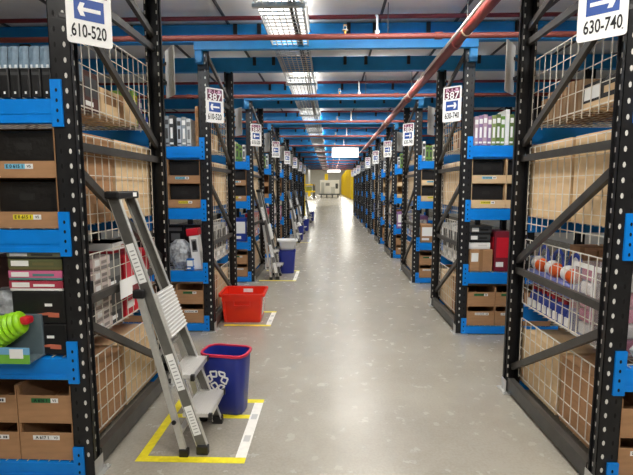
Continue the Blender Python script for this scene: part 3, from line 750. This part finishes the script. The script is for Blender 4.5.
for (x, y, lb, a) in ((-1.0, 13.9, 'third nearest blue bin, holding white paper, beside fifth left rack', 5), (-.98, 16.9, 'fourth nearest blue bin, beside sixth left rack', -4), (-.98, 22.3, 'farthest blue bin with white mark, beyond the other bins', 0)):
    t = dup(b2) if y < 20 else b5; t.location = (x, y, 0); t.rotation_euler = (0, 0, math.radians(a)); t['label'] = lb
# white tub nested in the second bin
t = thing('tub', 'white plastic tub sitting in the top of the second nearest blue bin', 'tub', (-.82, 8.375, .40), math.radians(8))
L = lambda w, d, r, z: [(x, y, z) for x, y in rrect(w, d, r)]
TUB = mat('white tub', (236, 238, 240), .35)
b = MB(); b.loft([L(.22, .13, .03, .04), L(.27, .16, .035, .06), L(.35, .30, .04, .24), L(.34, .29, .036, .24), L(.23, .14, .03, .05)], TUB); b.build('tub_body', t)
b = MB(); b.loft([L(.352, .302, .042, .215), L(.385, .335, .05, .22), L(.385, .335, .05, .246), L(.34, .29, .036, .246)], TUB, (False, False)); b.build('tub_rim', t)
# crumpled paper in the third and fourth bins
for (x, y, lb) in ((-1.0, 13.9, 'crumpled white paper heaped in the third nearest blue bin'), (-.98, 16.9, 'crumpled white paper heaped in the fourth nearest blue bin')):
    b = MB(); r = random.Random(int(y)); lp = []
    for j in range(5): lp.append([(.12*(1-.2*j)*math.cos(q)*(1+r.uniform(-.15, .15)), .075*(1-.2*j)*math.sin(q)*(1+r.uniform(-.15, .15)), .385+.045*j) for q in [i*math.pi/5 for i in range(10)]])
    b.loft(lp, PAPER, smooth=False); o = b.build('waste_paper', None, (x, y, 0)); tag(o, lb, 'paper', 'paper in the bins')

t = thing('storage_tote', 'red plastic tote crate standing on the floor beside second left rack', 'crate', (-1.055, 5.15, 0), math.radians(2))
W_, D_, H_ = .50, .42, .355; 
b = MB(); L = lambda w, d, r, z: [(x, y+D_/2, z) for x, y in rrect(w, d, r)]
b.loft([L(.43, .36, .03, 0), L(.44, .37, .03, .01), L(W_, D_, .035, H_), L(W_-.012, D_-.012, .03, H_), L(.43, .36, .025, .014)], TOTE); b.build('tote_body', t)
b = MB(); b.loft([L(W_, D_, .035, H_-.035), L(W_+.05, D_+.05, .045, H_-.033), L(W_+.055, D_+.055, .045, H_), L(W_-.014, D_-.014, .03, H_), L(W_-.014, D_-.014, .03, H_-.01)], TOTE, (False, False)); b.build('rim', t)
for sx in (-1, 1):
    b = MB(); b.add([(sx*.235-.03*(sx > 0)-(0 if sx > 0 else 0), -.012, H_-.04), (sx*.235+.03*(sx < 0), -.012, H_-.04), (sx*.215+.028*(sx < 0), .018, .01), (sx*.215-.028*(sx > 0), .018, .01),
                     (sx*.235-.03*(sx > 0), .02, H_-.04), (sx*.235+.03*(sx < 0), .02, H_-.04), (sx*.215+.028*(sx < 0), .04, .01), (sx*.215-.028*(sx > 0), .04, .01)],
                    [(0, 1, 2, 3), (7, 6, 5, 4), (0, 4, 5, 1), (1, 5, 6, 2), (2, 6, 7, 3), (3, 7, 4, 0)], TOTE)
    for xx in (-.235, .235): pass
    b.build('corner_rib', t)
b = MB(); b.box(-.235, .235, -.014, .02, H_-.085, H_-.035, TOTE); b.box(-.10, -.09, -.010, .02, H_-.15, H_-.085, TOTE); b.box(.09, .10, -.010, .02, H_-.15, H_-.085, TOTE); b.box(-.10, .10, -.012, .02, H_-.15, H_-.14, TOTE); b.build('handle_recess', t)
b = MB(); sl = lambda z: .2205+.0295*(z-.01)/(H_-.01)
def side_quad(y0, y1, z0, z1, o, m): b.add([(sl(z)+q, y, z) for q in (o-.001, o+.001) for y, z in ((y0, z0), (y1, z0), (y1, z1), (y0, z1))], [(0, 1, 2, 3), (7, 6, 5, 4), (0, 4, 5, 1), (1, 5, 6, 2), (2, 6, 7, 3), (3, 7, 4, 0)], m)
side_quad(.10, .30, .07, .28, .002, PAPER)
for z in (.10, .13, .16, .19, .23): side_quad(.13, .27, z, z+.012, .0035, GREY)
b.build('side_label', t)
b = MB(); b.box(-.04, .08, D_-.022, D_-.016, H_-.07, H_-.025, PAPER); b.build('inner_label', t)

def marking(name, label, strips):
    t = thing(name, label, 'floor tape', (0, 0, 0), 0, 'taped parking marks'); 
    for nm, (x0, x1, y0, y1), m in strips:
        b = MB(); b.box(x0, x1, y0, y1, 0.0002, .0016, m)
        if m is TAPEW:
            for i in range(2): 
                yy = y0+(y1-y0)*(.3+.4*i); b.box(x0+.012, x1-.012, yy-.035, yy+.035, .0016, .0022, mat('tape print', (190, 190, 188), .6)) 
        b.build(nm, t)
    return t
marking('floor_marking', 'yellow taped rectangle on the floor around the tall step ladder', [('tape_strip', (-1.15, -.50, 2.43, 2.485), TAPEY), ('tape_strip', (-1.15, -1.095, 2.485, 3.17), TAPEY), ('tape_strip', (-1.15, -.50, 3.17, 3.225), TAPEY), ('tape_strip', (-1.095, -.565, 2.94, 2.99), TAPEY), ('white_tape_strip', (-.565, -.50, 2.485, 3.17), TAPEW)])
marking('floor_marking', 'short yellow and white tape corner beside the red tote crate', [('tape_strip', (-1.25, -.70, 5.04, 5.09), TAPEY), ('white_tape_strip', (-.76, -.70, 5.09, 5.62), TAPEW), ('tape_strip', (-1.25, -.70, 5.62, 5.67), TAPEY)])
marking('floor_marking', 'yellow tape around the second step ladder and its blue bin', [('tape_strip', (-1.25, -.60, 7.60, 7.65), TAPEY), ('white_tape_strip', (-.66, -.60, 7.65, 8.55), TAPEW), ('tape_strip', (-1.25, -.60, 8.55, 8.60), TAPEY)])
marking('floor_marking', 'white tape on the floor beside the third nearest blue bin', [('tape_strip', (-1.2, -.60, 13.1, 13.15), TAPEY), ('white_tape_strip', (-.66, -.60, 13.15, 14.1), TAPEW)])

# ------------------------------------------------------------------ overhead
for k in range(13):
    fy = FR[k] if k < 10 else FR[9]+2.67*(k-9)
    for j, yy in enumerate((fy+.0, fy+D-.085)):
        if k < 1 and j == 0 and False: continue
        b = MB(); b.box(-6.98, 6.98, yy+.005, yy+.09, 3.285, 3.302, DECKBLUE); b.box(-6.98, 6.98, yy+.04, yy+.055, 3.145, 3.285, DECKBLUE); b.box(-6.98, 6.98, yy+.005, yy+.09, 3.127, 3.145, DECKBLUE)
        b.box(-6.98, 6.98, yy+.008, yy+.012, 3.145, 3.285, DECKBLUE)
        where = f'{("front", "rear")[j]} posts of the {ORD[k]} racks' if k < 10 else f'{("first", "second", "third", "fourth", "fifth", "sixth")[(k-10)*2+j]} past the last racks'
        o = b.build('deck_beam', thing('deck_beam', f'blue deck beam across the aisle, above the {where}' if k < 10 else f'blue deck beam across the aisle, {where}', 'beam', (0, 0, 0), 0, 'blue deck beams'))
        o.name = 'beam_section'
        for xx in (-2.1, -1.0, -.75, .18, .45, 1.0, 1.9):
            b = MB(); b.box(xx-.02, xx+.02, yy-.012, yy+.008, 3.20, 3.302, BLK); b.build('clip', o.parent)
    if k < 10:
        b = MB(); y = fy-.075; xl, xr = -1.42, (1.495)
        PM = DECKBLUE; b.box(xl, xr, y, y+.058, 3.03, 3.115, PM); t = thing('portal_tie', f'bright blue tie bar over the aisle between the front posts of {ORD[k]} racks', 'beam', (0, 0, 0), 0, 'portal tie bars'); b.build('tie_bar', t)
        for x0 in (xl, xr-.075): b = MB(); b.box(x0, x0+.075, y+.02, y+.072, 2.90, 3.03, PM); b.build('end_plate', t)
def sprinkler(b, x, y, z, up):
    pass
for k in range(0, 13):
    y0 = 4.45+2.67*(k-1)
    b = MB(); t = thing('sprinkler_pipe', f'thin dark red pipe under the deck, {ORD[k] if k < 10 else ("eleventh", "twelfth", "thirteenth")[k-10]} from the camera'.replace('nearest from', 'first from'), 'pipe', (0, 0, 0), 0, 'dark red branch pipes')
    b.tube([(-6.9, y0+.08, 3.255), (6.9, y0+.08, 3.255)], .020, PIPER, 10); b.build('pipe', t)
    t2 = thing('sprinkler_pipe', f'orange red pipe across the aisle, {ORD[k] if k < 10 else ("eleventh", "twelfth", "thirteenth")[k-10]} from the camera'.replace('nearest from', 'first from'), 'pipe', (0, 0, 0), 0, 'orange red branch pipes')
    b = MB(); b.tube([(-6.9, y0-.08, 3.02), (6.9, y0-.08, 3.02)], .026, PIPEO, 12); b.build('pipe', t2)
    for x in (-2.2, 1.0, 1.9): b = MB(); b.tube([(x-.035, y0-.08, 3.02), (x+.035, y0-.08, 3.02)], .034, PIPEO, 12); b.build('coupling', t2)
    b = MB(); b.tube([(.43, y0-.08, 3.0), (.43, y0-.08, 3.20), (.43, y0+.02, 3.245)], .012, WHITE, 8); b.tube([(.43, y0-.08, 3.0), (.43, y0-.08, 3.07)], [.018, .024], WHITE, 10); b.build('drop_fitting', t2)
    b = MB(); b.tube([(.13, y0-.08, 3.04), (.13, y0-.08, 3.075)], .011, BRASS, 8); b.tube([(.13, y0-.08, 3.075), (.13, y0-.08, 3.079)], .030, WHITE, 12); b.tube([(.13-.016, y0-.08, 3.075), (.13-.014, y0-.08, 3.11), (.13, y0-.08, 3.12), (.13+.014, y0-.08, 3.11), (.13+.016, y0-.08, 3.075)], .003, WHITE, 6); b.tube([(.13, y0-.08, 3.12), (.13, y0-.08, 3.124)], .018, BRASS, 10)
    b.build('sprinkler_head', t2)
    for x in (-2.5, .43, 3.0): b = MB(); b.tube([(x-.02 if x != .43 else x+.1, y0-.08, 3.04), (x-.02 if x != .43 else x+.1, y0-.08, 3.32)], .005, DGREY, 6); b.build('hanger_rod', t2)
# long main running along the aisle
t = thing('sprinkler_main', 'thick red pipe running along the right side of the aisle overhead', 'pipe')
PX, PZ = 1.185, 2.975
b = MB(); b.tube([(PX, -7.5, PZ), (PX, 15.9, PZ), (PX, 15.98, PZ+.03), (PX, 16.0, PZ+.1), (PX, 16.0, 3.32)], .045, mat('main red', (124, 46, 40), .5), 14); b.build('pipe', t)
for y in (1.0, 3.15, 4.45, 7.1, 9.8, 12.4): b = MB(); b.tube([(PX, y-.045, PZ), (PX, y+.045, PZ)], .056, mat('main red', (124, 46, 40)), 14); b.build('coupling', t)
for y in (2.0, 4.1, 6.8, 9.5): 
    b = MB(); b.tube([(PX, y-.012, PZ), (PX, y+.012, PZ)], .050, mat('clamp', (214, 190, 160), .4, .4), 14); b.tube([(PX, y, PZ+.045), (PX, y, 3.32)], .006, DGREY, 6); b.build('clamp_hanger', t)
t = thing('conduit', 'thin pale conduit running beside the thick red pipe overhead', 'conduit')
b = MB(); b.tube([(PX-.085, -7.5, 2.955), (PX-.085, 17.3, 2.955)], .012, mat('conduit pale', (226, 214, 206), .4), 8); b.build('tube', t)
for y in (2.0, 4.1, 6.8, 9.5): b = MB(); b.box(PX-.09, PX-.03, y-.006, y+.006, 2.965, 2.972, ZINC); b.build('clip', t)

# wire cable tray
t = thing('cable_tray', 'galvanised wire basket tray hung along the aisle under the deck', 'cable tray')
TX0, TX1, TZ = -.60, -.235, 3.06
b = MB(); w = .0042
for i in range(8):
    x = TX0+(TX1-TX0)*i/7; b.box(x-w, x+w, -7, 37, TZ-w, TZ+w, ZINC)
for x in (TX0, TX1):
    for z in (.035, .07): b.box(x-w*1.5, x+w*1.5, -7, 37, TZ+z-w, TZ+z+w, ZINC)
y = -7
while y < 37:
    b.box(TX0, TX1, y-w, y+w, TZ+w, TZ+3*w, ZINC)
    for x in (TX0, TX1): b.box(x-w, x+w, y-w, y+w, TZ, TZ+.073, ZINC)
    y += .085
b.build('basket', t)
for k in range(13):
    y = 3.7+2.67*(k-1)
    b = MB(); b.box(TX0-.03, TX1+.03, y-.02, y+.02, TZ-.03, TZ-.006, ZINC); 
    for x in (TX0-.02, TX1+.02): b.tube([(x, y, TZ-.02), (x, y, 3.302)], .005, ZINC, 6)
    b.build('hanger', t)
t = thing('cable_bundle', 'dark cables lying in the wire basket tray overhead', 'cable')
b = MB()
for i, (x, r) in enumerate(((-.29, .010), (-.315, .008), (-.34, .009))):
    b.tube([(x+.012*math.sin(j*1.7+i), -7+j*1.1, TZ+.012+r) for j in range(40)], r, (BLK, DGREY, BLK)[i], 8)
b.build('cables', t)

# light fittings
def fixture(name, label, x0, x1, y0, y1, z, power, group, up=0, side=0, drop=.0):
    t = thing(name, label, 'light', ((x0+x1)/2, (y0+y1)/2, z), 0, group)
    w, d = (x1-x0)/2, (y1-y0)/2
    b = MB(); b.bbox(-w, w, -d, d, .012, .05, WHITE, .006); b.build('housing', t)
    b = MB(); b.box(-w+.02, w-.02, -d+.02, d-.02, -drop, .012, LEDM); b.build('diffuser', t)
    for x_ in (-w+.04, w-.04): b = MB(); b.tube([(x_, 0, .05), (x_, 0, 3.32-z)], .004, ZINC, 6); b.build('hanger_wire', t)
    li = bpy.data.lights.new('lamp', 'AREA'); li.shape = 'RECTANGLE'; li.size = 2*w-.04; li.size_y = 2*d-.04; li.energy = power; li.color = (1, .965, .9)
    o = bpy.data.objects.new('lamp', li); C.objects.link(o); o.location = (0, 0, -drop-.003); o.parent = t
    for e in ((-1, 1) if side else ()):      # end lamps added to light beams and other upright faces
        li = bpy.data.lights.new('lamp', 'AREA'); li.shape = 'RECTANGLE'; li.size = 2*w-.05; li.size_y = drop; li.energy = side; li.color = (1, .965, .9)
        o = bpy.data.objects.new('lamp', li); C.objects.link(o); o.location = (0, e*(d-.015), -drop/2+.004); o.rotation_euler = (e*math.pi/2, 0, 0); o.parent = t
    if up:  # upward lamp above the closed housing, added to brighten the deck
        li = bpy.data.lights.new('lamp', 'AREA'); li.shape = 'RECTANGLE'; li.size = 2*w-.1; li.size_y = 2*d-.04 if d > .1 else .06; li.energy = up; li.color = (1, .965, .9); li.spread = math.radians(178)
        o = bpy.data.objects.new('lamp', li); C.objects.link(o); o.location = (0, 0, .052); o.rotation_euler = (math.pi, 0, 0); o.parent = t
    return t
PW = 1.6
for k in range(-2, 13):
    y = 4.48+2.67*(k-1)
    nm = ['second ceiling light behind the camera', 'first ceiling light behind the camera'][k+2] if k < 0 else f'{ORD[k] if k < 10 else ("eleventh", "twelfth", "thirteenth")[k-10]} ceiling light along the aisle above the cable tray'
    if k < 0: nm = nm.replace('behind', 'overhead behind')
    fixture('ceiling_light', nm, -.62, -.215, y-.36, y+.36, 3.20, PW, 'lights above the cable tray', 4, 2.5, .07)
for k in range(-1, 6):
    y = (FR[k]-1.14) if k >= 0 else -1.55
    for s in (1, -1):
        nm = f'batten light on the {SIDE[s]} over the cross aisle before {ORD[k] if k >= 0 else "camera and nearest"} racks'
        fixture('batten_light', nm, s*1.65-.62, s*1.65+.62, y-.06, y+.06, 3.235, 13, 'cross aisle batten lights', 9)

for k in range(-2, 13):
    y = (FR[k]-1.14) if 0 <= k < 10 else (-1.55-2.67*(-1-k) if k < 0 else FR[9]+2.67*(k-9)-1.14)
    nm = ('behind the camera, farther', 'behind the camera, nearer')[k+2] if k < 0 else (f'before the {ORD[k]} racks' if k < 10 else f'{("first", "second", "third")[k-10]} past the last racks')
    fixture('batten_light', f'added hidden fill light under the deck across the main aisle, {nm}', .05, 1.05, y-.06, y+.06, 3.235, 34, 'added main aisle fill lights', 17)  # added behind the deck beams, out of view, to light the rack ends
# hanging white board near the end of the racks
t = thing('hanging_board', 'long white blank board hung across the far aisle under the deck', 'board', (.56, 17.6, 2.80))
b = MB(); b.bbox(-.52, .52, -.03, .03, 0, .38, mat('board white', (236, 238, 240), .6), .01); b.build('board', t)
b = MB(); b.box(-.53, .53, -.035, .035, .37, .385, ZINC); b.build('top_rail', t)
for x in (-.45, .45): b = MB(); b.tube([(x, 0, .385), (x, 0, .50)], .005, ZINC, 6); b.build('hanger_wire', t)

# ------------------------------------------------------------------ far hall
for i in range(7):
    y = 68+i*10
    t = thing('guard_screen', f'{ORD[i]} tall yellow panel in the row beyond the racks', 'panel', (3.3, y, 0), 0, 'row of yellow panels')
    b = MB(); b.bbox(-.1, .1, 0, 8.6, .15, 5.2, YWALL, .02)
    for q in range(6): b.box(-.13, .13, .4+q*1.5, .55+q*1.5, .15, 5.2, YWALL)
    b.build('sheet', t); b = MB(); b.box(-.2, .2, -.3, .0, 0, 5.4, YWALL); b.build('post', t)
t = thing('wrapping_machine', 'big white machine cabinet standing far away past the racks', 'machine', (-.2, 80, 0))
b = MB(); b.bbox(-1.7, 1.7, 0, 3, .5, 3.1, WHITE, .05); b.build('cabinet', t)
b = MB(); b.box(-1.5, -.95, -.06, .02, .7, 2.7, mat('machine grey', (196, 198, 196), .5)); b.build('door_panel', t); b = MB(); b.box(.25, .95, -.06, .02, .7, 1.9, mat('machine grey', (196, 198, 196))); b.build('door_panel', t)
b = MB(); b.box(1.05, 1.5, -.05, .02, 1.6, 2.5, DGREY); b.build('control_screen', t)
b = MB(); b.box(-.7, .0, -.05, .02, 2.1, 2.6, GREY); b.build('window', t)
b = MB(); b.box(-1.9, 1.9, -.5, -.1, .5, .7, DGREY); b.build('step', t)
for x in (-1.5, -.5, .5, 1.5): b = MB(); b.box(x-.1, x+.1, .1, .4, 0, .5, DGREY); b.build('leg', t)
b = MB(); b.bbox(-.9, -.3, .3, 1.2, 3.1, 4.2, YWALL, .04); b.build('hopper', t)
t = thing('conveyor', 'yellow framed conveyor far away, left of the big white machine', 'conveyor', (-3.6, 70, 0))
b = MB(); b.bbox(-1.2, 1.0, 0, 6, 1.0, 1.25, YWALL, .03); b.bbox(-1.0, .9, .6, 5, 2.1, 2.3, YWALL, .03); b.build('belt_frame', t)
for x in (-1.1, .9):
    for y in (.3, 5.6): b = MB(); b.box(x-.08, x+.08, y-.08, y+.08, 0, 2.3, DGREY); b.build('leg', t)
b = MB(); b.bbox(-.8, .5, 1, 4, 1.26, 1.9, mat('parcel olive', (150, 160, 90), .6), .04); b.build('parcel_guard', t)
t = thing('light_board', 'white lit sign board hanging far away above the white machine', 'sign', (.5, 75, 4.3))
b = MB(); b.bbox(-1.1, 1.1, 0, .15, 0, .8, mat('lit board', (255, 255, 255), .5, emit=((255, 255, 255), 1.2)), .02); b.build('board', t)
for x in (-.9, .9): b = MB(); b.tube([(x, .07, .8), (x, .07, 5.1)], .03, ZINC, 6); b.build('hanger_wire', t)
for i, (x, y) in enumerate(((-6, 60), (-4.6, 96), (5.4, 110))):
    b = MB(); b.bbox(x-.2, x+.2, y, y+.4, 0, 9.4, mat('column grey', (176, 178, 178), .6), .02); b.box(x-.28, x+.28, y-.08, y+.48, 0, 1.2, YWALL); t = thing('building_column', ('nearest left', 'farther left', 'right hand')[i]+' grey building column with yellow foot guard in the far hall', 'column'); b.build('column_shaft', t)
t = thing('guard_post', 'slim yellow post at the far end of the left racks', 'post', (-1.32, 22.6, 0))
b = MB(); b.tube([(0, 0, 0), (0, 0, 2.3)], .045, YWALL, 10); b.build('post_tube', t); b = MB(); b.box(-.1, .1, -.1, .1, 0, .012, DGREY); b.build('base_plate', t)
for i in range(8):
    y = 46+i*12
    for s in (-1, 1):
        t = thing('high_bay_light', f'{ORD[i]} high bay light in the far hall, {SIDE[s]} row', 'light', (s*4-.5, y, 8.6), 0, 'high bay lights')
        b = MB(); b.bbox(-.35, .35, -1.4, 1.4, .02, .15, WHITE, .02); b.build('housing', t)
        b = MB(); b.box(-.3, .3, -1.3, 1.3, .0, .02, mat('bay led', (255, 255, 255), emit=((255, 250, 238), 12))); b.build('diffuser', t)
        for y_ in (-1, 1): b = MB(); b.tube([(0, y_, .15), (0, y_, .85)], .01, ZINC, 6); b.build('hanger_wire', t)
        li = bpy.data.lights.new('lamp', 'AREA'); li.shape = 'RECTANGLE'; li.size = .6; li.size_y = 2.6; li.energy = 360; li.color = (1, .97, .88)
        o = bpy.data.objects.new('lamp', li); C.objects.link(o); o.location = (0, 0, -.01); o.parent = t

# ------------------------------------------------------------------ world, camera, view
w = bpy.data.worlds.new('World'); scene.world = w; w.use_nodes = True
bg = w.node_tree.nodes['Background']; bg.inputs['Color'].default_value = (.9, .95, 1, 1); bg.inputs['Strength'].default_value = .3
cam = bpy.data.cameras.new('Camera'); co = bpy.data.objects.new('Camera', cam); C.objects.link(co); scene.camera = co
Fpx = 445.
cam.sensor_fit = 'HORIZONTAL'; cam.sensor_width = 36; cam.lens = 36*Fpx/633; cam.clip_end = 400; cam.clip_start = .05
pit = math.atan((237.5-188.6)/Fpx); yaw = math.atan((330.6-316.5)/Fpx)
co.location = (0, 0, 1.6); co.rotation_euler = (math.pi/2-pit, 0, yaw)
vs = scene.view_settings; vs.view_transform = 'Standard'; vs.look = 'None'; vs.gamma = 1; vs.use_curve_mapping = False; vs.exposure = 0.34
